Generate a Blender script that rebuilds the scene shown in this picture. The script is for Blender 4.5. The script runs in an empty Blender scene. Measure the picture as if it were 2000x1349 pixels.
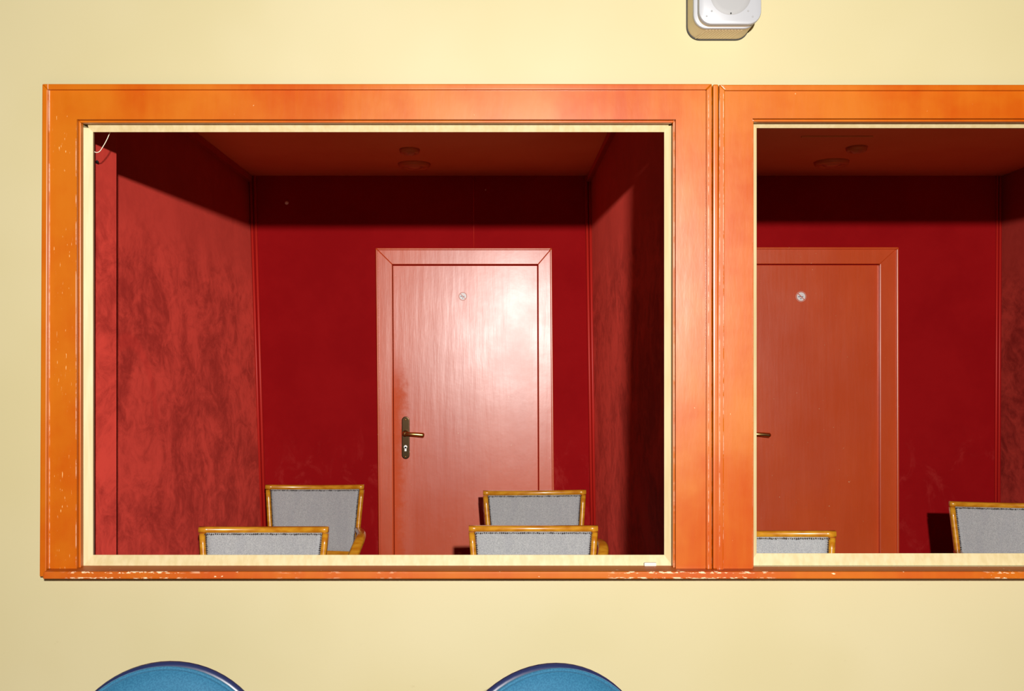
import bpy, bmesh, math, random
from mathutils import Vector, Matrix
random.seed(4)
S = bpy.context.scene
C = S.collection

# ---------------------------------------------------------------- camera
F = 1944.0              # focal length in pixels of the 2000 px wide frame (35 mm lens)
VX, VY = 970.0, 717.0   # vanishing point of the depth direction
CZ = 1.42               # lens height above the floor
cd = bpy.data.cameras.new('camera'); cam = bpy.data.objects.new('camera', cd); C.objects.link(cam)
cd.sensor_width = 36.0; cd.lens = 36.0 * F / 2000.0
cd.shift_x = (1000 - VX) / 2000.0; cd.shift_y = (VY - 674.5) / 2000.0
cam.location = (0, 0, CZ); cam.rotation_euler = (math.pi / 2, 0, 0)
S.camera = cam
# ---------------------------------------------------------------- world + the photographer's flash
w = bpy.data.worlds.new('world'); S.world = w; w.use_nodes = True
w.node_tree.nodes['Background'].inputs[0].default_value = (1.0, 0.93, 0.85, 1)
w.node_tree.nodes['Background'].inputs[1].default_value = 0.010
ld = bpy.data.lights.new('flash', 'POINT'); lo = bpy.data.objects.new('flash', ld); C.objects.link(lo)
ld.energy = 1035; ld.shadow_soft_size = 0.035; ld.color = (1.0, 0.97, 0.92)
lo.location = (0.283, -0.9, CZ + 0.498)
S.view_settings.view_transform = 'Standard'; S.view_settings.look = 'None'
S.view_settings.exposure = 0.0; S.view_settings.gamma = 1.0; S.view_settings.use_curve_mapping = False

def at(px, py, Y):
    return Vector(((px - VX) * Y / F, Y, CZ - (py - VY) * Y / F))
def ax(px, Y): return (px - VX) * Y / F
def az(py, Y): return CZ - (py - VY) * Y / F

# depths of the planes of the place
YW, YB, YL = 2.74, 2.71, 2.70          # hall wall face, frame boards, raised outer lip
YC, YO, YE = 2.750, 2.764, 2.79        # battens: outer face, opening edge, back edge
YD = 5.49                              # back wall of the boxes

# ---------------------------------------------------------------- materials
class NT:
    def __init__(s, name):
        s.m = bpy.data.materials.new(name); s.m.use_nodes = True
        s.t = s.m.node_tree; s.b = s.t.nodes['Principled BSDF']
        s.pos = s.t.nodes.new('ShaderNodeTexCoord').outputs['Object']
    def link(s, a, b): s.t.links.new(a, b)
    def put(s, sock, v):
        if isinstance(v, (int, float)): sock.default_value = v
        elif isinstance(v, (tuple, list)): sock.default_value = v if len(v) == len(sock.default_value) else (*v, 1)
        else: s.link(v, sock)
    def set(s, **k):
        for n, v in k.items(): s.put(s.b.inputs[n.replace('_', ' ')], v)
        return s
    def math(s, op, a, b=0.0, clamp=False):
        n = s.t.nodes.new('ShaderNodeMath'); n.operation = op; n.use_clamp = clamp
        s.put(n.inputs[0], a); s.put(n.inputs[1], b); return n.outputs[0]
    def sep(s, v=None):
        n = s.t.nodes.new('ShaderNodeSeparateXYZ'); s.link(v or s.pos, n.inputs[0]); return n.outputs
    def scale(s, vec, loc=(0, 0, 0)):
        n = s.t.nodes.new('ShaderNodeMapping'); s.link(s.pos, n.inputs[0])
        n.inputs['Scale'].default_value = vec; n.inputs['Location'].default_value = loc; return n.outputs[0]
    def noise(s, sc=5, vec=None, det=4, rough=.55, dist=0):
        n = s.t.nodes.new('ShaderNodeTexNoise'); s.link(vec or s.pos, n.inputs['Vector'])
        n.inputs['Scale'].default_value = sc; n.inputs['Detail'].default_value = det
        n.inputs['Roughness'].default_value = rough; n.inputs['Distortion'].default_value = dist
        return n.outputs['Fac']
    def step(s, v, a, b, lo=0.0, hi=1.0):
        n = s.t.nodes.new('ShaderNodeMapRange'); n.interpolation_type = 'SMOOTHSTEP'
        s.put(n.inputs[0], v); n.inputs[1].default_value = a; n.inputs[2].default_value = b
        n.inputs[3].default_value = lo; n.inputs[4].default_value = hi; return n.outputs[0]
    def band(s, v, c, hw, soft):          # 1 inside |v-c|<hw
        return s.step(s.math('ABSOLUTE', s.math('SUBTRACT', v, c)), hw, hw + soft, 1, 0)
    def mix(s, f, a, b):
        n = s.t.nodes.new('ShaderNodeMix'); n.data_type = 'RGBA'
        s.put(n.inputs[0], f); s.put(n.inputs[6], a); s.put(n.inputs[7], b); return n.outputs[2]
    def bump(s, h, st=.2, d=.002):
        n = s.t.nodes.new('ShaderNodeBump'); n.inputs['Strength'].default_value = st; n.inputs['Distance'].default_value = d
        s.link(h, n.inputs['Height']); s.link(n.outputs[0], s.b.inputs['Normal'])

def simple(name, col, rough=.5, metal=0.0, spec=.5):
    return NT(name).set(Base_Color=col, Roughness=rough, Metallic=metal, Specular_IOR_Level=spec).m

def m_wall():
    n = NT('yellow_wall_paint')
    f = n.noise(1.3, det=3); g = n.noise(14, det=6, rough=.7)
    col = n.mix(n.step(f, .3, .7), (.460, .405, .222), (.490, .436, .260))
    z = n.sep()[2]
    scuff = n.math('MULTIPLY', n.step(n.noise(9, n.scale((1, 1, 2.2)), 5, .7), .66, .74), n.step(z, .95, .75))
    col = n.mix(n.math('MULTIPLY', scuff, .25), col, (.33, .27, .14))
    n.set(Base_Color=col, Roughness=.55, Specular_IOR_Level=.45)
    n.bump(g, .12, .001); return n.m

def m_frame(name, chips=None):
    n = NT(name)
    x, y, z = n.sep()
    f = n.noise(2.2, det=5, rough=.6); st = n.noise(30, n.scale((1, 1, .12)), 5)
    col = n.mix(n.step(f, .32, .68), (.41, .058, .0005), (.46, .118, .0008))
    col = n.mix(n.step(st, .35, .75, 0, .25), col, (.50, .135, .005))
    if chips == 'stile':      # fine pale cracks running down the left board
        c = n.math('MULTIPLY', n.step(n.noise(1, n.scale((330, 60, 42)), 3, .5), .68, .72),
                   n.band(x, ax(122, YB), .018, .012))
        c = n.math('MULTIPLY', c, n.step(n.noise(6), .40, .52))
        col = n.mix(c, col, (.78, .46, .20))
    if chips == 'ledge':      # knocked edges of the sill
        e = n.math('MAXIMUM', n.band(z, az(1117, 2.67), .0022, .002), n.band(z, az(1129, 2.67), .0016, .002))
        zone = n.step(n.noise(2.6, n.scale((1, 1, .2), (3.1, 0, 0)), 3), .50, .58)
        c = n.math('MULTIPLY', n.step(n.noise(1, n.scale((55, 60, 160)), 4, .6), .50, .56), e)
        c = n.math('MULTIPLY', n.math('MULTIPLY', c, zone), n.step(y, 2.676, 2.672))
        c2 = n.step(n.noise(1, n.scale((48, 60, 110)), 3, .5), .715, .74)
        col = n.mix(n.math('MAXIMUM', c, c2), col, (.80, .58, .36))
    if chips != 'ledge':      # pale edge highlights painted in with worn paint along grooves and arrises
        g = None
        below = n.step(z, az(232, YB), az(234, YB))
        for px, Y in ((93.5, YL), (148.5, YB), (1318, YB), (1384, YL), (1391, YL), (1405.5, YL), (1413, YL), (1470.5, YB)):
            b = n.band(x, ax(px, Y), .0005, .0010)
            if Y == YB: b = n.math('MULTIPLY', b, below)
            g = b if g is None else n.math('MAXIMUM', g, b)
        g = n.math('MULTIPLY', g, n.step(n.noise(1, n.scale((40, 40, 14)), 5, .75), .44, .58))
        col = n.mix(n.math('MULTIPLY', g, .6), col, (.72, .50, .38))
    if chips is None:
        c2 = n.step(n.noise(1, n.scale((90, 90, 70)), 3, .5), .75, .765)
        col = n.mix(c2, col, (.70, .42, .22))
    n.set(Base_Color=col, Roughness=.5 if chips == 'ledge' else n.step(f, .3, .7, .27, .34), Specular_IOR_Level=.3 if chips == 'ledge' else .55)
    n.bump(n.noise(26, n.scale((1, 1, .25)), 4), .22, .0016); return n.m

def m_door():
    n = NT('brown_orange_door_paint')
    f = n.noise(3.0, n.scale((1, 1, .35)), 5, .6); st = n.noise(16, n.scale((1, 1, .10)), 4)
    col = n.mix(n.step(f, .3, .7), (.66, .072, .006), (.74, .096, .012))
    c2 = n.step(n.noise(1, n.scale((70, 70, 60)), 3, .5), .745, .76)
    col = n.mix(c2, col, (.85, .42, .22))
    x, y, z = n.sep()                       # dull, handled patch round the door handle
    wob = n.math('MULTIPLY', n.math('SUBTRACT', n.noise(16, det=5, rough=.7), .5), .14)
    px_ = n.step(n.math('ADD', x, wob), ax(812, YD), ax(768, YD)); pz_ = n.step(n.math('ADD', z, wob), az(650, YD), az(790, YD))
    pz_ = n.math('MULTIPLY', pz_, n.step(x, ax(766, YD), ax(768, YD)))
    dull = n.math('MULTIPLY', n.math('MULTIPLY', px_, pz_), .85)
    rg = n.step(n.noise(4, det=5), .3, .7, .32, .36)
    n.set(Base_Color=col, Roughness=n.math('ADD', rg, n.math('MULTIPLY', dull, .3)), Specular_IOR_Level=n.step(dull, 0, 1, .95, .3))
    n.bump(n.math('ADD', st, n.math('MULTIPLY', n.noise(7, det=4), .6)), .35, .003); return n.m

def m_suede():                            # brushed red wall covering with hand smears
    n = NT('red_suede_wall_covering')
    x, y, z = n.sep()
    a = n.noise(3.6, n.scale((1, .7, .8), (0, .3, .1)), 8, .68, .8); b = n.noise(13, n.scale((1, .55, .8)), 8, .72, 1.4)
    v = n.math('ADD', n.math('MULTIPLY', a, .6), n.math('MULTIPLY', b, .4))
    f = n.step(v, .36, .63)
    low = n.step(z, 2.05, 1.75)           # nobody reaches up there
    f = n.math('ADD', n.math('MULTIPLY', n.math('SUBTRACT', f, .5), n.math('ADD', n.math('MULTIPLY', low, .75), .2)), .5)
    col = n.mix(f, (.12, .003, .003), (.38, .032, .022))
    # the arc somebody rubbed into the pile
    dy = n.math('SUBTRACT', y, 3.60); dz = n.math('MULTIPLY', n.math('SUBTRACT', z, 1.18), .80)
    r = n.math('SQRT', n.math('ADD', n.math('MULTIPLY', dy, dy), n.math('MULTIPLY', dz, dz)))
    arc = n.math('MULTIPLY', n.band(r, .27, .012, .02), n.step(z, 1.12, 1.25))
    col = n.mix(n.math('MULTIPLY', arc, .55), col, (.30, .012, .010))
    n.set(Base_Color=col, Roughness=.9, Specular_IOR_Level=.15, Diffuse_Roughness=.6, Sheen_Weight=n.step(f, .0, 1, .60, 1.0), Sheen_Roughness=.45, Sheen_Tint=(1, .10, .07))
    n.bump(b, .15, .002); return n.m

def m_cloth():
    n = NT('deep_red_wall_fabric')
    z = n.sep()[2]
    f = n.noise(2.5, det=6, rough=.65)
    col = n.mix(n.step(f, .35, .65), (.335, .0022, .0045), (.375, .004, .006))
    dust = n.math('MULTIPLY', n.step(n.noise(7, n.scale((1, 1, .7)), 6, .7, 1.0), .5, .72), n.step(z, 1.15, .85))
    col = n.mix(n.math('MULTIPLY', dust, .5), col, (.50, .035, .03))
    n.set(Base_Color=col, Roughness=.85, Specular_IOR_Level=.12)
    n.bump(n.noise(60, det=3), .1, .001); return n.m

def m_batten():
    n = NT('bare_pine')
    st = n.noise(12, n.scale((6, 6, .5)), 4)
    k = n.step(n.noise(5, n.scale((1, 1, 1.3), (2.2, 0, .6)), 2), .70, .75)
    col = n.mix(n.step(st, .3, .7), (.55, .44, .225), (.61, .51, .29))
    col = n.mix(n.math('MULTIPLY', k, .5), col, (.36, .20, .06))
    n.set(Base_Color=col, Roughness=.42, Specular_IOR_Level=.5); n.bump(st, .1, .001); return n.m

def m_grey():
    n = NT('grey_upholstery')
    a = n.noise(260, det=2); s = n.noise(5, n.scale((6, 1, 1)), 3)
    col = n.mix(n.step(a, .35, .65), (.375, .38, .39), (.515, .52, .52))
    col = n.mix(n.step(s, .40, .7, 0, .3), col, (.36, .365, .40))
    n.set(Base_Color=col, Roughness=.85, Specular_IOR_Level=.2, Sheen_Weight=.2); n.bump(a, .3, .001); return n.m

def m_oak():
    n = NT('golden_varnished_wood')
    s = n.noise(18, n.scale((1, 3, 3)), 5)
    col = n.mix(n.step(s, .3, .7), (.56, .19, .006), (.76, .35, .022))
    n.set(Base_Color=col, Roughness=.28, Coat_Weight=.4, Coat_Roughness=.15); return n.m

def m_blue():
    n = NT('blue_seat_fabric')
    a = n.noise(300, det=2)
    col = n.mix(n.step(a, .35, .65), (.011, .085, .165), (.020, .118, .210))
    n.set(Base_Color=col, Roughness=.7, Specular_IOR_Level=.25, Sheen_Weight=.25, Sheen_Tint=(.4, .7, 1)); n.bump(a, .3, .0008); return n.m

def m_ceiling():
    n = NT('orange_brown_ceiling_paint')
    f = n.noise(1.8, det=4)
    n.set(Base_Color=n.mix(n.step(f, .3, .7), (.84, .30, .10), (.90, .36, .13)), Roughness=.55, Specular_IOR_Level=.4)
    n.bump(n.noise(22, det=4), .1, .001); return n.m

def m_floor(name, a, b):
    n = NT(name); f = n.noise(40, det=4)
    n.set(Base_Color=n.mix(n.step(f, .3, .7), a, b), Roughness=.8); return n.m

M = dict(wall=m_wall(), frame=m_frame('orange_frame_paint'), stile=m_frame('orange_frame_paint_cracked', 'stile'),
         ledge=m_frame('orange_sill_paint_chipped', 'ledge'), door=m_door(), suede=m_suede(), cloth=m_cloth(),
         pine=m_batten(), grey=m_grey(), oak=m_oak(), blue=m_blue(), ceil=m_ceiling(),
         carpet=m_floor('dark_red_carpet', (.16, .02, .015), (.22, .03, .02)),
         boards=m_floor('brown_hall_floor', (.16, .09, .04), (.22, .12, .06)),
         braid=simple('dark_braid', (.045, .032, .028), .7), cord_red=simple('bright_red_piping', (.62, .02, .012), .5),
         white=simple('white_plastic', (.345, .352, .375), .35), cream=simple('cream_plastic', (.70, .58, .36), .45),
         grille=simple('grey_speaker_mesh', (.285, .285, .29), .6), dark=simple('dark_hole', (.01, .01, .01), .6),
         brass=simple('polished_brass', (.80, .52, .18), .32, 1.0), bronze=simple('dark_aged_brass', (.06, .036, .018), .3, 1.0),
         steel=simple('steel', (.75, .74, .72), .3, 1.0), navy=simple('navy_shell', (.012, .018, .065), .35),
         sticker=simple('white_sticker', (.9, .88, .88), .4), ring=simple('faded_red_ink', (.72, .20, .12), .4),
         ink=simple('grey_ink', (.16, .14, .19), .5), wire=simple('white_wire', (.75, .66, .52), .5),
         lens=simple('clouded_lens', (.74, .26, .13), .3), fitting=simple('ceiling_fitting_paint', (.74, .24, .08), .4), chrome=simple('chrome_tube', (.6, .6, .6), .2, 1.0),
         putty=simple('white_putty', (.66, .62, .54), .7))

# ---------------------------------------------------------------- mesh helpers
def link(name, bm, mat, parent=None, smooth=False, bevel=0.0, seg=2):
    me = bpy.data.meshes.new(name)
    bmesh.ops.recalc_face_normals(bm, faces=bm.faces[:])
    if bevel:
        bmesh.ops.bevel(bm, geom=[e for e in bm.edges if e.is_manifold and e.calc_face_angle(0) > .5], offset=bevel,
                        segments=seg, profile=.6, affect='EDGES', clamp_overlap=True)
    for f in bm.faces: f.smooth = bool(smooth)
    bm.to_mesh(me); bm.free()
    for m in (mat if isinstance(mat, (list, tuple)) else [mat]): me.materials.append(m)
    o = bpy.data.objects.new(name, me); C.objects.link(o)
    if parent: o.parent = parent
    if smooth == 'auto':      # rounded edges shade softly, arrises stay crisp
        for p in me.polygons: p.use_smooth = True
        me.set_sharp_from_angle(angle=math.radians(38))
    return o
def box(bm, x0, x1, y0, y1, z0, z1):
    v = [bm.verts.new(p) for p in ((x0,y0,z0),(x1,y0,z0),(x1,y1,z0),(x0,y1,z0),(x0,y0,z1),(x1,y0,z1),(x1,y1,z1),(x0,y1,z1))]
    return [bm.faces.new([v[i] for i in q]) for q in ((0,3,2,1),(4,5,6,7),(0,1,5,4),(1,2,6,5),(2,3,7,6),(3,0,4,7))]
def prism(bm, pts, y0, y1):               # polygon in x,z pushed along y
    a = [bm.verts.new((x, y0, z)) for x, z in pts]; b = [bm.verts.new((x, y1, z)) for x, z in pts]
    n = len(pts); bm.faces.new(a); bm.faces.new(b[::-1])
    for i in range(n): bm.faces.new((a[i], b[i], b[(i+1) % n], a[(i+1) % n]))
def loft(bm, secs, cap=True):
    R = [[bm.verts.new(p) for p in s] for s in secs]; n = len(secs[0])
    for A, B in zip(R, R[1:]):
        for i in range(n): bm.faces.new((A[i], A[(i+1) % n], B[(i+1) % n], B[i]))
    if cap: bm.faces.new(R[0][::-1]); bm.faces.new(R[-1])
def rrect(w, h, k=.35, n=3):              # rounded rectangle section, 2D
    r = min(w, h) * k; out = []
    for cx, cy, a0 in ((w/2-r, h/2-r, 0), (-w/2+r, h/2-r, 90), (-w/2+r, -h/2+r, 180), (w/2-r, -h/2+r, 270)):
        for i in range(n + 1):
            a = math.radians(a0 + 90*i/n); out.append((cx + r*math.cos(a), cy + r*math.sin(a)))
    return out
def sweep(bm, path, w, h, up=Vector((0, 0, 1)), side=None, k=.35, taper=None):
    secs = []
    for i, p in enumerate(path):
        p = Vector(p); t = (Vector(path[min(i+1, len(path)-1)]) - Vector(path[max(i-1, 0)])).normalized()
        s = side if side is not None else t.cross(up).normalized()
        s = (s - t * s.dot(t)).normalized(); u = s.cross(t)
        q = taper[i] if taper else 1
        secs.append([p + s*a*q + u*b*q for a, b in rrect(w, h, k)])
    loft(bm, secs)
def tube(bm, path, r, n=10):
    secs = []
    for i, p in enumerate(path):
        p = Vector(p); t = (Vector(path[min(i+1, len(path)-1)]) - Vector(path[max(i-1, 0)])).normalized()
        s = t.orthogonal().normalized() if i == 0 else (ps - t*ps.dot(t)).normalized()
        ps = s; u = s.cross(t); q = r[i] if isinstance(r, list) else r
        secs.append([p + (s*math.cos(a) + u*math.sin(a))*q for a in [2*math.pi*j/n for j in range(n)]])
    loft(bm, secs)
def lathe(bm, prof, mtx=Matrix(), n=32, sx=1, sz=1):   # (r, h) pairs turned about local z
    R = []
    for r, h in prof:
        if r < 1e-6: R.append([bm.verts.new(mtx @ Vector((0, 0, h)))])
        else: R.append([bm.verts.new(mtx @ Vector((r*sx*math.cos(2*math.pi*i/n), r*sz*math.sin(2*math.pi*i/n), h))) for i in range(n)])
    for A, B in zip(R, R[1:]):
        for i in range(n):
            j = (i+1) % n
            if len(A) == 1 and len(B) == 1: continue
            if len(A) == 1: bm.faces.new((A[0], B[j], B[i]))
            elif len(B) == 1: bm.faces.new((A[i], A[j], B[0]))
            else: bm.faces.new((A[i], A[j], B[j], B[i]))
def smooth_path(P, n=6):                  # Catmull-Rom
    P = [Vector(p) for p in P]; out = []
    for i in range(len(P)-1):
        a, b, c, d = P[max(i-1,0)], P[i], P[i+1], P[min(i+2, len(P)-1)]
        for j in range(n):
            t = j/n
            out.append(.5*((2*b)+(c-a)*t+(2*a-5*b+4*c-d)*t*t+(3*b-a-3*c+d)*t**3))
    return out + [P[-1]]
NB = bmesh.new
def empty(name, loc=(0, 0, 0), rz=0, **k):
    o = bpy.data.objects.new(name, None); C.objects.link(o); o.location = loc; o.rotation_euler = (0, 0, rz)
    o.empty_display_size = .1
    for a, b in k.items(): o[a] = b
    return o
def tag(o, label, category, group=None):
    o['label'] = label; o['category'] = category
    if group: o['group'] = group
    return o
def struct(o): o['kind'] = 'structure'; return o
def pole(pts, Y): return [(ax(x, Y), az(y, Y)) for x, y in pts]
def facing(Y): return Matrix(((1,0,0,0),(0,0,1,Y),(0,-1,0,0),(0,0,0,1)))  # local z -> +y ; local y -> -z

# ---------------------------------------------------------------- shell
ZC = az(343, YD)                                    # ceiling of the boxes
O1 = dict(l=ax(182, YO), r=ax(1297, YO), t=az(258, YO), b=az(1083, YO))      # clear openings inside the battens
O2 = dict(l=ax(1478, YO), r=2.50, t=az(250, YO), b=az(1080, YO))
F1 = dict(l=ax(150, YB), r=ax(1320, YB), t=az(233, YB), b=az(1103, YC))      # clear openings of the boards
F2 = dict(l=ax(1470, YB), r=2.53, t=az(231, YB), b=az(1101, YC))
bm = NB()
xs = (-3.2, F1['l'], F1['r'], F2['l'], F2['r'], 4.2)
box(bm, xs[0], xs[1], YW, YE, 0, 3.6); box(bm, xs[2], xs[3], YW, YE, 0, 3.6); box(bm, xs[4], xs[5], YW, YE, 0, 3.6)
for a, b, o in ((xs[1], xs[2], F1), (xs[3], xs[4], F2)):
    box(bm, a, b, YW, YE, 0, o['b'] - .004); box(bm, a, b, YW, YE, o['t'], 3.6)
wf = struct(link('wall_front', bm, [M['wall'], M['suede']]))
for p in wf.data.polygons:
    if p.normal.y > .5: p.material_index = 1
bm = NB(); box(bm, -1.75, 3.0, YD, YD + .1, 0, ZC + .1); struct(link('wall_back', bm, M['cloth']))
lt, lb = ax(485, YD), ax(513, YD); zt, zb = ZC, az(1083, YD)
lf = lb + (lb - lt) * (zb - 0) / (zt - zb)          # carry the lean on to the floor
bm = NB(); prism(bm, [(lt - .25, ZC), (lt, ZC), (lf, 0), (lt - .25, 0)], YE, YD); struct(link('wall_left', bm, M['suede']))
rt, rb = ax(1154, YD), ax(1164, YD); rf = rb + (rb - rt) * zb / (zt - zb)
bm = NB(); prism(bm, [(rt, ZC), (.66, ZC), (.66, 0), (rf, 0)], YE, YD); struct(link('wall_middle', bm, M['suede']))
r2t, r2b = ax(1957, YD), ax(1953, YD)
bm = NB(); prism(bm, [(r2t, ZC), (r2t + .2, ZC), (r2t + .2, 0), (r2b, 0)], YE, YD); struct(link('wall_right', bm, M['suede']))
bm = NB(); box(bm, lt - .25, r2t + .2, YE, YD, ZC, ZC + .1); struct(link('ceiling', bm, M['ceil']))
bm = NB(); box(bm, -3.2, 4.2, -2.2, YW, -.1, 0); nf = len(bm.faces); box(bm, -1.75, 3.0, YW, YD + .1, -.1, 0)
fl = struct(link('floor', bm, [M['boards'], M['carpet']]))
for i, p in enumerate(fl.data.polygons): p.material_index = 0 if i < nf else 1
# red pilaster standing inside the left box, right behind the frame
bm = NB(); box(bm, lf - .1, ax(228, 3.117), YE, 3.117, 0, ZC)
for v in bm.verts:
    if v.co.x < -1.25: v.co.x = lt - .02
struct(link('trim_1', bm, M['suede'], bevel=.004))
# piping in the box corners and slim mouldings under the ceiling
def corner(n, pts, r=.008):
    bm = NB()
    for p, q in pts: tube(bm, [p, q], r, 8)
    return struct(link('trim_%d' % n, bm, M['cord_red'], smooth=True))
Y1 = YD - .008
corner(2, [(at(489, 343, Y1), at(513, 1100, Y1)), (at(497, 343, Y1), at(519, 1100, Y1))], .008)
corner(3, [(at(1145, 343, Y1), at(1157, 1100, Y1)), (at(1152, 343, Y1), at(1162.5, 1100, Y1))], .0085)
corner(4, [(at(1954, 343, Y1), at(1950, 1100, Y1)), (at(1948, 343, Y1), at(1944, 1100, Y1))], .005)
corner(5, [(at(925, 343, YD - .001), at(925.5, 486, YD - .001))], .0025)
bm = NB()
for a, s in ((lt, 1), (rt, -1)): box(bm, min(a - s*.02, a + s*.022), max(a - s*.02, a + s*.022), YE, YD, ZC - .035, ZC)
struct(link('trim_6', bm, M['suede'], bevel=.006))

# ---------------------------------------------------------------- painted window frames
def frame(n, outer, inner, op, stile_mat, right_open=False):
    W = empty('window_%d' % n, (0, 0, 0), kind='structure')
    (ol, ot, orr, ob), (il, it, ir, ib) = outer, inner
    lip = .0155
    bl, bt, br = ol + lip, ot - lip, orr - lip
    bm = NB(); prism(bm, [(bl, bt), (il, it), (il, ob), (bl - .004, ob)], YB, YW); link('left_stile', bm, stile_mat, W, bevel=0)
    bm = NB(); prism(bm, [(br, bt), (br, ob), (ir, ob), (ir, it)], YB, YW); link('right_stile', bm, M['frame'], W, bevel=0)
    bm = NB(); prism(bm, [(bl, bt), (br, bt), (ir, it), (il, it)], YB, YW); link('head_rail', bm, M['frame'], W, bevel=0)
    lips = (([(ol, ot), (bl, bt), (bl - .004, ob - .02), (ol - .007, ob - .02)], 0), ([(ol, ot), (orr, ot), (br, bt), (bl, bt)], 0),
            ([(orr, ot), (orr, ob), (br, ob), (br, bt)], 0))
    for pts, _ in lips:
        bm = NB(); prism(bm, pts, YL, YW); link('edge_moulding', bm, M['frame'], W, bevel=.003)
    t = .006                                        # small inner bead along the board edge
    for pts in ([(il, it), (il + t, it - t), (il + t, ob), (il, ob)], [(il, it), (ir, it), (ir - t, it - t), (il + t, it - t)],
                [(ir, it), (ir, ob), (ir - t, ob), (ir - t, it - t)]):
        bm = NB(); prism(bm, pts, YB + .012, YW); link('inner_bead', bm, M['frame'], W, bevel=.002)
    # bare battens that line the hole
    def bead(poly):                                 # slanted bead: (front outline, back outline) quads
        bm = NB(); a = [bm.verts.new(p) for p in poly[0]]; b = [bm.verts.new(p) for p in poly[1]]
        bm.faces.new(a); bm.faces.new(b)
        for k in range(4): bm.faces.new((a[k], a[(k+1) % 4], b[(k+1) % 4], b[k]))
        link('batten', bm, M['pine'], W, bevel=.001)
    def vert(xo, xi, z0, z1):                       # upright batten from board edge xo to opening edge xi
        xb_ = xi + (xo - xi) * .3
        bead((((xo, YC, z0), (xi, YO, z0), (xb_, YE, z0), (xo, YE, z0)), ((xo, YC, z1), (xi, YO, z1), (xb_, YE, z1), (xo, YE, z1))))
    def hori(zo, zi, x0, x1):
        zb_ = zi + (zo - zi) * .3
        bead((((x0, YC, zo), (x0, YO, zi), (x0, YE, zb_), (x0, YE, zo)), ((x1, YC, zo), (x1, YO, zi), (x1, YE, zb_), (x1, YE, zo))))
    vert(il, op['l'], ib, it - .012); vert(ir, op['r'], ib, it - .006)
    hori(it, op['t'], il + .012, ir - .012); hori(ib - .004, op['b'], il, ir)
    return W
OB = az(1110, YB)
w1 = frame(1, (ax(82, YL), az(163.5, YL), ax(1391, YL), OB), (F1['l'], F1['t'], F1['r'], F1['b']), O1, M['stile'])
w2 = frame(2, (ax(1405, YL), az(165, YL), 2.62, OB), (F2['l'], F2['t'], F2['r'], F2['b']), O2, M['frame'])
bm = NB()                                           # half-round bead between the two frames
xa, xb = ax(1392, 2.705), ax(1403, 2.705)
box(bm, xa, xb, 2.7015, YW, OB, az(164, YL))
struct(link('trim_7', bm, M['frame'], bevel=.0045, seg=3))
bm = NB()                                           # the sill both frames stand on
ZS = az(1116, 2.67)
prism(bm, [(ax(85, 2.67), ZS), (2.62, ZS), (2.62, az(1130, 2.67)), (ax(83, 2.67), az(1130.5, 2.67))], 2.67, YC + .01)
struct(link('trim_8', bm, M['ledge'], bevel=.0035, seg=3))

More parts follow.
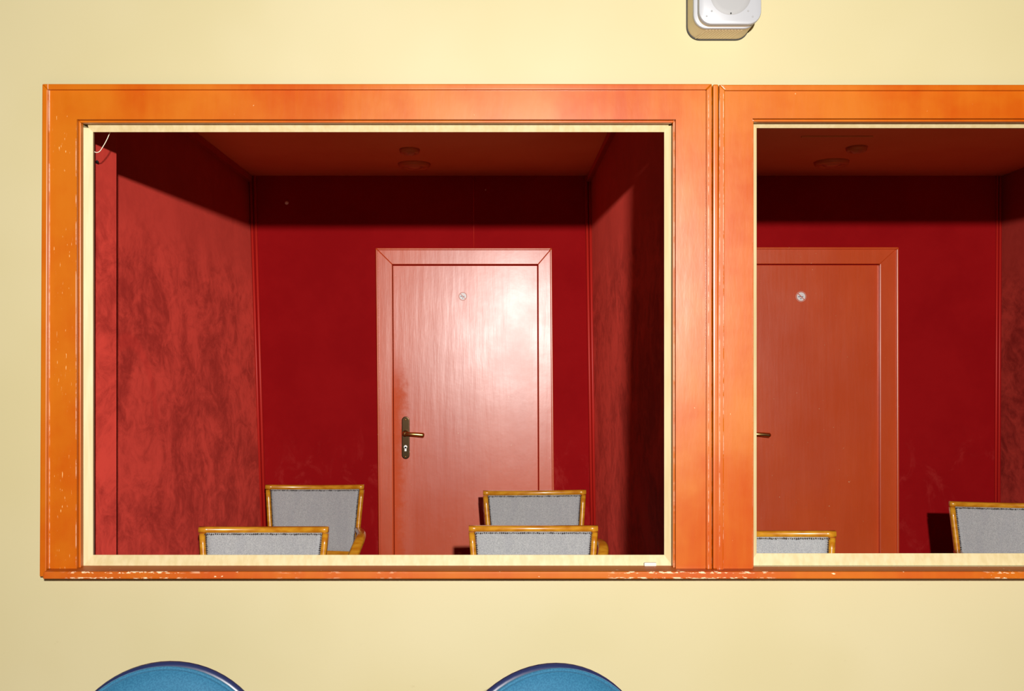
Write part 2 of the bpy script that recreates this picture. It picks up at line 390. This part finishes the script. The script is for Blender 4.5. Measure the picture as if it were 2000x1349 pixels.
# ---------------------------------------------------------------- doors
def door(n, cas, leaf, hx):
    D = empty('door_%d' % n, (0, 0, 0), kind='structure')
    yc, yl = YD - .045, YD - .022
    (cl, ct, cr, clb, crb), (ll, lt_, lr, llb, lrb) = cas, leaf
    def sk(x0, x1, y, y0=484., y1=1083.): return x0 + (x1 - x0) * (y - y0) / (y1 - y0)
    yf = VY + CZ * F / yc                            # floor line in the picture
    q = lambda x, y: (ax(x, yc), az(y, yc))
    e = 4
    for nm, pts, pts2 in (
        ('casing_board', [(cl, ct), (ll, lt_), (sk(ll, llb, yf), yf), (sk(cl, clb, yf), yf)], [(cl, ct), (cl + e, ct + e), (sk(cl, clb, yf) + e, yf), (sk(cl, clb, yf), yf)]),
        ('casing_board', [(cr, ct), (sk(cr, crb, yf), yf), (sk(lr, lrb, yf), yf), (lr, lt_)], [(cr, ct), (sk(cr, crb, yf), yf), (sk(cr, crb, yf) - e, yf), (cr - e, ct + e)]),
        ('casing_board', [(cl, ct), (cr, ct), (lr, lt_), (ll, lt_)], [(cl, ct), (cr, ct), (cr - e, ct + e), (cl + e, ct + e)])):
        bm = NB(); prism(bm, [q(*p) for p in pts], yc, YD); b = link(nm, bm, M['door'], D, bevel=.003)
        bm = NB(); prism(bm, [q(*p) for p in pts2], yc - .012, yc); link('casing_bead', bm, M['door'], b, bevel=.004)
    g = 1.6
    q = lambda x, y: (ax(x, yl), az(y, yl))
    yf = VY + (CZ - .006) * F / yl
    bm = NB(); prism(bm, [q(ll + g, lt_ + g + 1), q(lr - g, lt_ + g + 1), q(sk(lr, lrb, yf) - g, yf), q(sk(ll, llb, yf) + g, yf)], yl, YD - .004)
    L = link('door_leaf', bm, M['door'], D, bevel=.002)
    # handle
    Y = yl
    cx, zt_, zb_ = ax(hx, Y), az(813, Y), az(896, Y)
    bm = NB(); r = .0215; pts = []
    for i in range(13): a = math.pi * i / 12; pts.append((cx + r*math.cos(a), zt_ - r + r*math.sin(a)))
    for i in range(13): a = math.pi + math.pi * i / 12; pts.append((cx + r*math.cos(a), zb_ + r + r*math.sin(a)))
    prism(bm, pts, Y - .009, Y); P = link('handle_plate', bm, M['bronze'], L, bevel=.005, seg=3)
    zl = az(846, Y)
    bm = NB(); lathe(bm, [(0, -.052), (.012, -.052), (.0135, -.046), (.0125, -.02), (.017, -.014), (.018, -.008), (0, -.008)], Matrix.Translation((cx, Y, zl)) @ facing(0), 20)
    pth = smooth_path([(cx, Y - .042, zl), (cx + .03, Y - .052, zl - .001), (cx + .065, Y - .052, zl - .003), (cx + .105, Y - .046, zl - .007)], 5)
    n_ = len(pth); tube(bm, pth, [.010 + .0035 * i / n_ - (.005 if i == n_-1 else 0) for i in range(n_)], 12)
    link('lever', bm, M['brass'], L, smooth=True)
    bm = NB(); zk = az(872, Y); lathe(bm, [(0, -.013), (.009, -.013), (.009, -.006)], Matrix.Translation((cx, Y, zk)) @ facing(0), 20)
    box(bm, cx - .0052, cx + .0052, Y - .013, Y - .006, zk - .024, zk); link('lock_cylinder', bm, M['steel'], L)
    for zz in (zt_ - .018, zb_ + .013):
        bm = NB(); lathe(bm, [(0, -.011), (.004, -.0105), (.005, -.008)], Matrix.Translation((cx, Y, zz)) @ facing(0), 14); link('screw', bm, M['brass'], L, smooth=True)
    return yl
yl = door(1, (734, 484.5, 1078, 740, 1083), (766, 516, 1051, 769, 1053), 792.5)
door(2, (1404, 483, 1754, 1405, 1755), (1437, 515, 1719, 1437, 1719), 1463)

def sticker(px, py, d, label):
    p = at(px, py, yl)
    T = empty('no_smoking_sticker', (p.x, p.y - .0002, p.z)); tag(T, label, 'sticker', 'no smoking stickers on the doors')
    bm = NB(); lathe(bm, [(0, -.0008), (d/2, -.0008), (d/2, 0)], facing(0), 40); link('sticker_disc', bm, M['sticker'], T)
    bm = NB(); r0, r1 = d*.40, d*.49
    lathe(bm, [(r0, -.0014), (r1, -.0014), (r1, -.0008), (r0, -.0008), (r0, -.0014)], facing(0), 40)
    link('red_ring', bm, M['ring'], T)
    bm = NB(); c = math.sqrt(.5); L, t = d*.42, d*.028
    prism(bm, [(-L*c - t, L*c - t), (-L*c + t, L*c + t), (L*c + t, -L*c + t), (L*c - t, -L*c - t)], -.0013, -.0008); link('slash_bar', bm, M['ring'], T)
    bm = NB(); box(bm, -d*.28, d*.20, -.00125, -.0008, -d*.045, d*.025)
    box(bm, -d*.06, d*.03, -.00125, -.0008, -d*.24, -d*.14); link('cigarette_symbol', bm, M['ink'], T)
sticker(904, 578.5, .048, 'faded round no smoking sticker on the glossy door of the left box')
sticker(1564.5, 579, .058, 'clear white round no smoking sticker on the door of the right box')

# ---------------------------------------------------------------- ceiling fittings
def fitting(name, px, py, rad, label, cat, group):
    Y = (ZC - CZ) * F / (VY - py)
    T = empty(name, (ax(px, Y), Y, ZC)); tag(T, label, cat, group)
    bm = NB(); lathe(bm, [(rad*.62, -.012), (rad*.70, -.020), (rad*.84, -.022), (rad*.95, -.014), (rad, 0), (rad*.62, 0), (rad*.62, -.012)], n=40)
    link('rim', bm, M['fitting'], T, smooth=True)
    bm = NB(); lathe(bm, [(0, -.030), (rad*.3, -.027), (rad*.6, -.012), (rad*.6, 0)], n=40); link('lens', bm, M['lens'], T, smooth=True)
fitting('ceiling_lamp', 809, 320, .085, 'larger round ceiling lamp nearest the back wall in the left box', 'lamp', 'round ceiling lamps')
fitting('ceiling_lamp', 1624, 316, .088, 'larger round ceiling lamp nearest the back wall in the right box', 'lamp', 'round ceiling lamps')
fitting('smoke_detector', 800, 292, .050, 'small round ceiling disc in front of the lamp in the left box', 'detector', 'small round ceiling discs')
fitting('smoke_detector', 1673, 288, .050, 'small round ceiling disc in front of the lamp in the right box', 'detector', 'small round ceiling discs')
Ys = (ZC - CZ) * F / (VY - 266)
bm = NB(); box(bm, ax(1565, Ys), ax(1705, Ys), Ys - .008, Ys + .008, ZC - .006, ZC); struct(link('trim_9', bm, M['ceil'], bevel=.002))

# ---------------------------------------------------------------- wooden armchairs in the boxes
def back_y(x, z): return .085 - .055 * (x / .255) ** 2 + (z - .45) * .16     # bowed in plan, raked
def half(z): return .207 + (z - .40) * .082                                   # the back widens upwards
def armchair():
    T = empty('armchair')
    ZT = .795
    bm = NB()
    xs_ = [-.2395 + .479 * i / 16 for i in range(17)]
    secs = []
    for i in range(17):
        x = -.2525 + .505 * i / 16; zc = ZT + .003 - .009 * (1 - (x/.255)**2)
        secs.append([Vector((x, back_y(x, zc) + a, zc + b)) for a, b in rrect(.034, .024, .4)])
    loft(bm, secs); link('top_rail', bm, M['oak'], T, smooth=True)
    for s in (-1, 1):
        bm = NB(); P = [(s*(half(z) + .0028), back_y(half(z), z), z) for z in [.36 + (ZT - .012 - .36) * i / 10 for i in range(11)]]
        sweep(bm, P, .0245, .036, side=Vector((1, 0, 0)), k=.42); link('back_post', bm, M['oak'], T, smooth=True)
    bm = NB(); secs = []
    for i in range(13):
        x = -.21 + .42 * i / 12
        secs.append([Vector((x, back_y(x, .455) + a, .455 + b)) for a, b in rrect(.03, .035, .35)])
    loft(bm, secs); link('bottom_rail', bm, M['oak'], T, smooth=True)
    # upholstered panel
    bm = NB(); NX, NZ = 22, 18; G = {}
    for side in (0, 1):
        for i in range(NX + 1):
            for j in range(NZ + 1):
                u, v = i/NX*2 - 1, j/NZ; z = .462 + (ZT - .010 - .462) * v
                x = u * (half(z) - .012); puff = .010 * (1 - u**6) * (1 - (2*v-1)**6)
                G[side, i, j] = bm.verts.new((x, back_y(x, z) + (-.010 - puff if side == 0 else .010 + puff), z))
    for i in range(NX):
        for j in range(NZ):
            for s in (0, 1): bm.faces.new([G[s, a, b] for a, b in ((i, j), (i+1, j), (i+1, j+1), (i, j+1))])
    for i in range(NX):
        for j in (0, NZ): bm.faces.new((G[0, i, j], G[0, i+1, j], G[1, i+1, j], G[1, i, j]))
    for j in range(NZ):
        for i in (0, NX): bm.faces.new((G[0, i, j], G[0, i, j+1], G[1, i, j+1], G[1, i, j]))
    link('back_cushion', bm, M['grey'], T, smooth=True)
    # dark ragged braid round the panel
    bm = NB(); rnd = random.Random(3)
    def nail(x, z):
        p = Vector((x, back_y(x, z) - .0165, z)); r = rnd.uniform(.0022, .0040)
        lathe(bm, [(0, -.002), (r*.8, -.0015), (r, .003)], Matrix.Translation(p) @ facing(0), 6)
    for i in range(62): x = -.229 + .458*i/61; nail(x, ZT - .0125 - .009 * (1 - (x/.255)**2) + rnd.uniform(-.001, .001))
    for s in (-1, 1):
        for i in range(38): z = .475 + (ZT - .02 - .475)*i/37; nail(s*(half(z) - .0125), z)
    link('braid_edging', bm, M['braid'], T)
    # seat
    bm = NB()
    prism3 = [(-.205, .05), (.205, .05), (.245, -.40), (-.245, -.40)]
    a = [bm.verts.new((x, y, .345)) for x, y in prism3]; b = [bm.verts.new((x, y, .405)) for x, y in prism3]
    bm.faces.new(a); bm.faces.new(b)
    for i in range(4): bm.faces.new((a[i], a[(i+1) % 4], b[(i+1) % 4], b[i]))
    link('seat_rail', bm, M['oak'], T, bevel=.006)
    bm = NB(); N = 14; g = {}
    for i in range(N + 1):
        for j in range(N + 1):
            u, v = i/N*2 - 1, j/N; y = .04 - .435*v; x = u*(.198 + .042*v)
            g[i, j] = bm.verts.new((x, y, .405 + .055 * (1 - u**6) * (1 - (2*v-1)**6)))
    for i in range(N):
        for j in range(N): bm.faces.new((g[i, j], g[i+1, j], g[i+1, j+1], g[i, j+1]))
    link('seat_cushion', bm, M['grey'], T, smooth=True)
    for s in (-1, 1):
        bm = NB(); sweep(bm, [(s*.225, -.375, .36), (s*.224, -.378, .18), (s*.222, -.38, 0)], .042, .042, side=Vector((1, 0, 0)), taper=[1, .85, .62]); link('leg', bm, M['oak'], T, smooth=True)
        bm = NB(); sweep(bm, [(s*.200, .030, .37), (s*.204, .055, .2), (s*.21, .10, 0)], .036, .040, side=Vector((1, 0, 0)), taper=[1, .9, .75]); link('leg', bm, M['oak'], T, smooth=True)
        P = smooth_path([(s*.226, .058, .585), (s*.256, -.08, .592), (s*.275, -.20, .598), (s*.276, -.275, .582), (s*.258, -.325, .53), (s*.238, -.36, .45), (s*.228, -.375, .37)], 6)
        n = len(P); bm = NB(); sweep(bm, P, .050, .030, side=Vector((1, 0, 0)), k=.42, taper=[.7 + .3*math.sin(math.pi*min(1, i/(n*.7))*.5) if i < n*.7 else 1 - .25*(i - n*.7)/(n*.3) for i in range(n)])
        link('armrest', bm, M['oak'], T, smooth=True)
    return T
def copy_tree(o, parent=None):
    c = o.copy(); C.objects.link(c); c.parent = parent
    for ch in list(o.children): copy_tree(ch, c)
    return c
AR = armchair()
spots = [   # centre px, depth of the back, turn, size, label
    (515.5, 3.865, 0.0, .990, 'grey wooden armchair in the front row by the left wall'),
    (1041.5, 3.876, 0.0, .993, 'grey wooden armchair in the front row right of the door handle, before the right wall'),
    (615.5, 5.155, 0.5, 1.004, 'grey wooden armchair against the back wall, left of the left door'),
    (1046.5, 4.91, 4.0, 1.006, 'grey wooden armchair in the back row in front of the left door'),
    (1499, 3.72, 0.0, 1.0, 'grey wooden armchair in the right box in front of the orange door'),
    (1964, 4.50, -9.0, 1.0, 'grey wooden armchair in the right box at the picture edge, turned sideways'),
]
for i, (px, Y, a, s, lab) in enumerate(spots):
    o = AR if i == 0 else copy_tree(AR)
    ey = back_y(.255, .80) * s
    o.location = (ax(px, Y), Y - ey, 0); o.rotation_euler = (0, 0, math.radians(a)); o.scale = (s, s, s)
    tag(o, lab, 'armchair', 'grey armchairs in the theatre boxes')

# ---------------------------------------------------------------- round-backed blue chairs in the hall
def blue_chair():
    T = empty('round_back_chair'); R = .245; zc = .762 - R
    MT = Matrix.Translation((0, 0, zc)) @ Matrix.Rotation(math.radians(-7), 4, 'X')
    prof = [(0, -.034), (R*.5, -.032), (R*.80, -.027), (R*.93, -.017), (R*.965, -.004), (R*.95, .004), (0, .004)]
    bm = NB(); lathe(bm, prof, MT @ facing(0), 72); link('back_cushion', bm, M['blue'], T, smooth=True)
    bm = NB(); lathe(bm, [(0, .004), (R*.965, .002), (R*.995, .006), (R, .014), (R*.985, .024), (R*.8, .032), (0, .036)], MT @ facing(0), 72); link('back_shell', bm, M['navy'], T, smooth=True)
    bm = NB(); ring = [MT @ Vector((R*.955*math.cos(a), -.014, R*.955*math.sin(a))) for a in [2*math.pi*i/72 for i in range(73)]]
    tube(bm, ring, .0045, 8); link('piping', bm, M['blue'], T, smooth=True)
    bm = NB(); lathe(bm, [(0, .385), (.19, .385), (.218, .40), (.225, .425), (.212, .448), (.16, .46), (0, .465)], Matrix.Translation((0, -.25, 0)), 56); link('seat_cushion', bm, M['blue'], T, smooth=True)
    for s in (-1, 1):
        bm = NB(); tube(bm, smooth_path([(s*.14, -.22, .385), (s*.15, -.05, .385), (s*.13, .03, .43), (s*.12, .045, .56)], 5), .011); link('back_support', bm, M['chrome'], T, smooth=True)
        for y0, y1 in ((-.37, -.42), (-.12, -.05)):
            bm = NB(); tube(bm, [(s*.13, y0, .39), (s*.20, y1, 0)], .012); link('leg', bm, M['chrome'], T, smooth=True)
    return T
bc = blue_chair()
for i, (px, a, lab) in enumerate(((321, 2, 'blue round-backed chair under the left end of the orange sill'),
                                  (1082, 17, 'blue round-backed chair below the middle of the orange sill, right of the other'))):
    o = bc if i == 0 else copy_tree(bc)
    Y = 2.2 if i == 0 else 2.185
    o.location = (ax(px, Y), Y, 0); o.rotation_euler = (0, 0, math.radians(a))
    tag(o, lab, 'chair', 'blue round-backed chairs')

# ---------------------------------------------------------------- wall speaker
SP = empty('wall_speaker', (.612, YW, az(-10, 2.66)))
tag(SP, 'square white loudspeaker with rounded corners on the yellow wall', 'speaker')
def rslab(bm, w, h, y0, y1, r, cx=0, cz=0, dome=0):
    def sec(k, y): return [Vector((cx + a*k, y, cz + b*k)) for a, b in rrect(w, h, r / min(w, h), 8)]
    loft(bm, [sec(1, y1), sec(1, y0 + .004), sec(.985, y0 + .001), sec(.96, y0)] if dome else [sec(1, y1), sec(1, y0)])
bm = NB(); rslab(bm, .172, .194, -.0065, 0, .037, -.0045, .0005); link('shadow_outline', bm, M['dark'], SP)  # dark plate added as the shadow line between speaker and wall
bm = NB(); rslab(bm, .168, .190, -.088, -.006, .036, -.004, .001)
for k in range(12):                                   # slanting ribs on the underside
    x = -.052 + .0085*k; y0, y1 = -.080, -.012; z0 = -.0935
    v = [bm.verts.new(p) for p in ((x, y0, z0), (x+.003, y0, z0), (x-.013, y1, z0), (x-.016, y1, z0), (x, y0, z0-.0012), (x+.003, y0, z0-.0012), (x-.013, y1, z0-.0012), (x-.016, y1, z0-.0012))]
    for q in ((4,5,6,7), (0,1,5,4), (2,3,7,6), (1,2,6,5), (3,0,4,7)): bm.faces.new([v[i] for i in q])
link('speaker_body', bm, M['cream'], SP, smooth='auto')
bm = NB(); rslab(bm, .170, .192, -.095, -.088, .037, -.004, .001, 1); link('front_rim', bm, M['white'], SP, smooth='auto')
bm = NB(); rslab(bm, .158, .166, -.104, -.095, .032, .0015, -.0075); link('shadow_gap', bm, M['cream'], SP, smooth='auto')
bm = NB(); rslab(bm, .165, .165, -.117, -.104, .035, .0037, -.0085, 1); link('front_cover', bm, M['white'], SP, smooth='auto')
bm = NB(); lathe(bm, [(0, -.1195), (.040, -.119), (.052, -.1180), (.054, -.1168)], Matrix.Translation((.005, 0, -.013)) @ facing(0), 56); link('grille', bm, M['grille'], SP, smooth=True)
bm = NB(); lathe(bm, [(0, -.1195), (.0022, -.1192), (.0024, -.1165)], Matrix.Translation((.005, 0, -.063)) @ facing(0), 14); link('status_light', bm, M['dark'], SP)
for x, z in ((-.045, -.0565), (.051, -.0565), (-.0585, -.070), (.063, -.071)):
    bm = NB(); lathe(bm, [(0, -.1183), (.0022, -.1180), (.0026, -.1168)], Matrix.Translation((x, 0, z)) @ facing(0), 12); link('screw', bm, M['grille'], SP)

# ---------------------------------------------------------------- small things
bm = NB(); Yw = 2.80
P = [at(216, 256, Yw), at(208, 274, Yw), at(200, 288, Yw), at(194, 296, Yw), at(187, 297.5, Yw - .005), at(181, 293, Yw - .01), at(178, 290, Yw - .012)]
tube(bm, smooth_path(P, 5), .0011, 6)
tag(link('wire', bm, M['wire'], smooth=True), 'thin white wire looping in the top left corner of the left opening', 'wire')
bm = NB(); xp = ax(228, 3.117); yk = 2.955; zk = az(317, yk)
tube(bm, [(xp - .001, yk, zk), (xp + .006, yk, zk), (xp + .008, yk - .012, zk + .001)], .0035, 8)
tag(link('hook', bm, M['dark'], smooth=True), 'tiny black hook on the red pilaster beside the left frame', 'hook')
for px, py, r, lab in ((560, 396, .011, 'pale round stud high on the back wall of the left box'), (948.5, 370.5, .004, 'tiny pale pin on the dark back wall above the left door')):
    p = at(px, py, YD); bm = NB(); lathe(bm, [(0, -.008), (r*.7, -.006), (r, 0)], Matrix.Translation(p) @ facing(0), 16)
    tag(link('wall_stud', bm, M['sticker'], smooth=True), lab, 'stud')
p = at(1270, 1097, YC - .006); bm = NB(); box(bm, p.x - .017, p.x + .017, YC - .010, YC, ZS, ZS + .010)
tag(link('putty_lump', bm, M['putty'], bevel=.003), 'small white putty lump on the sill at the right of the left opening', 'putty')
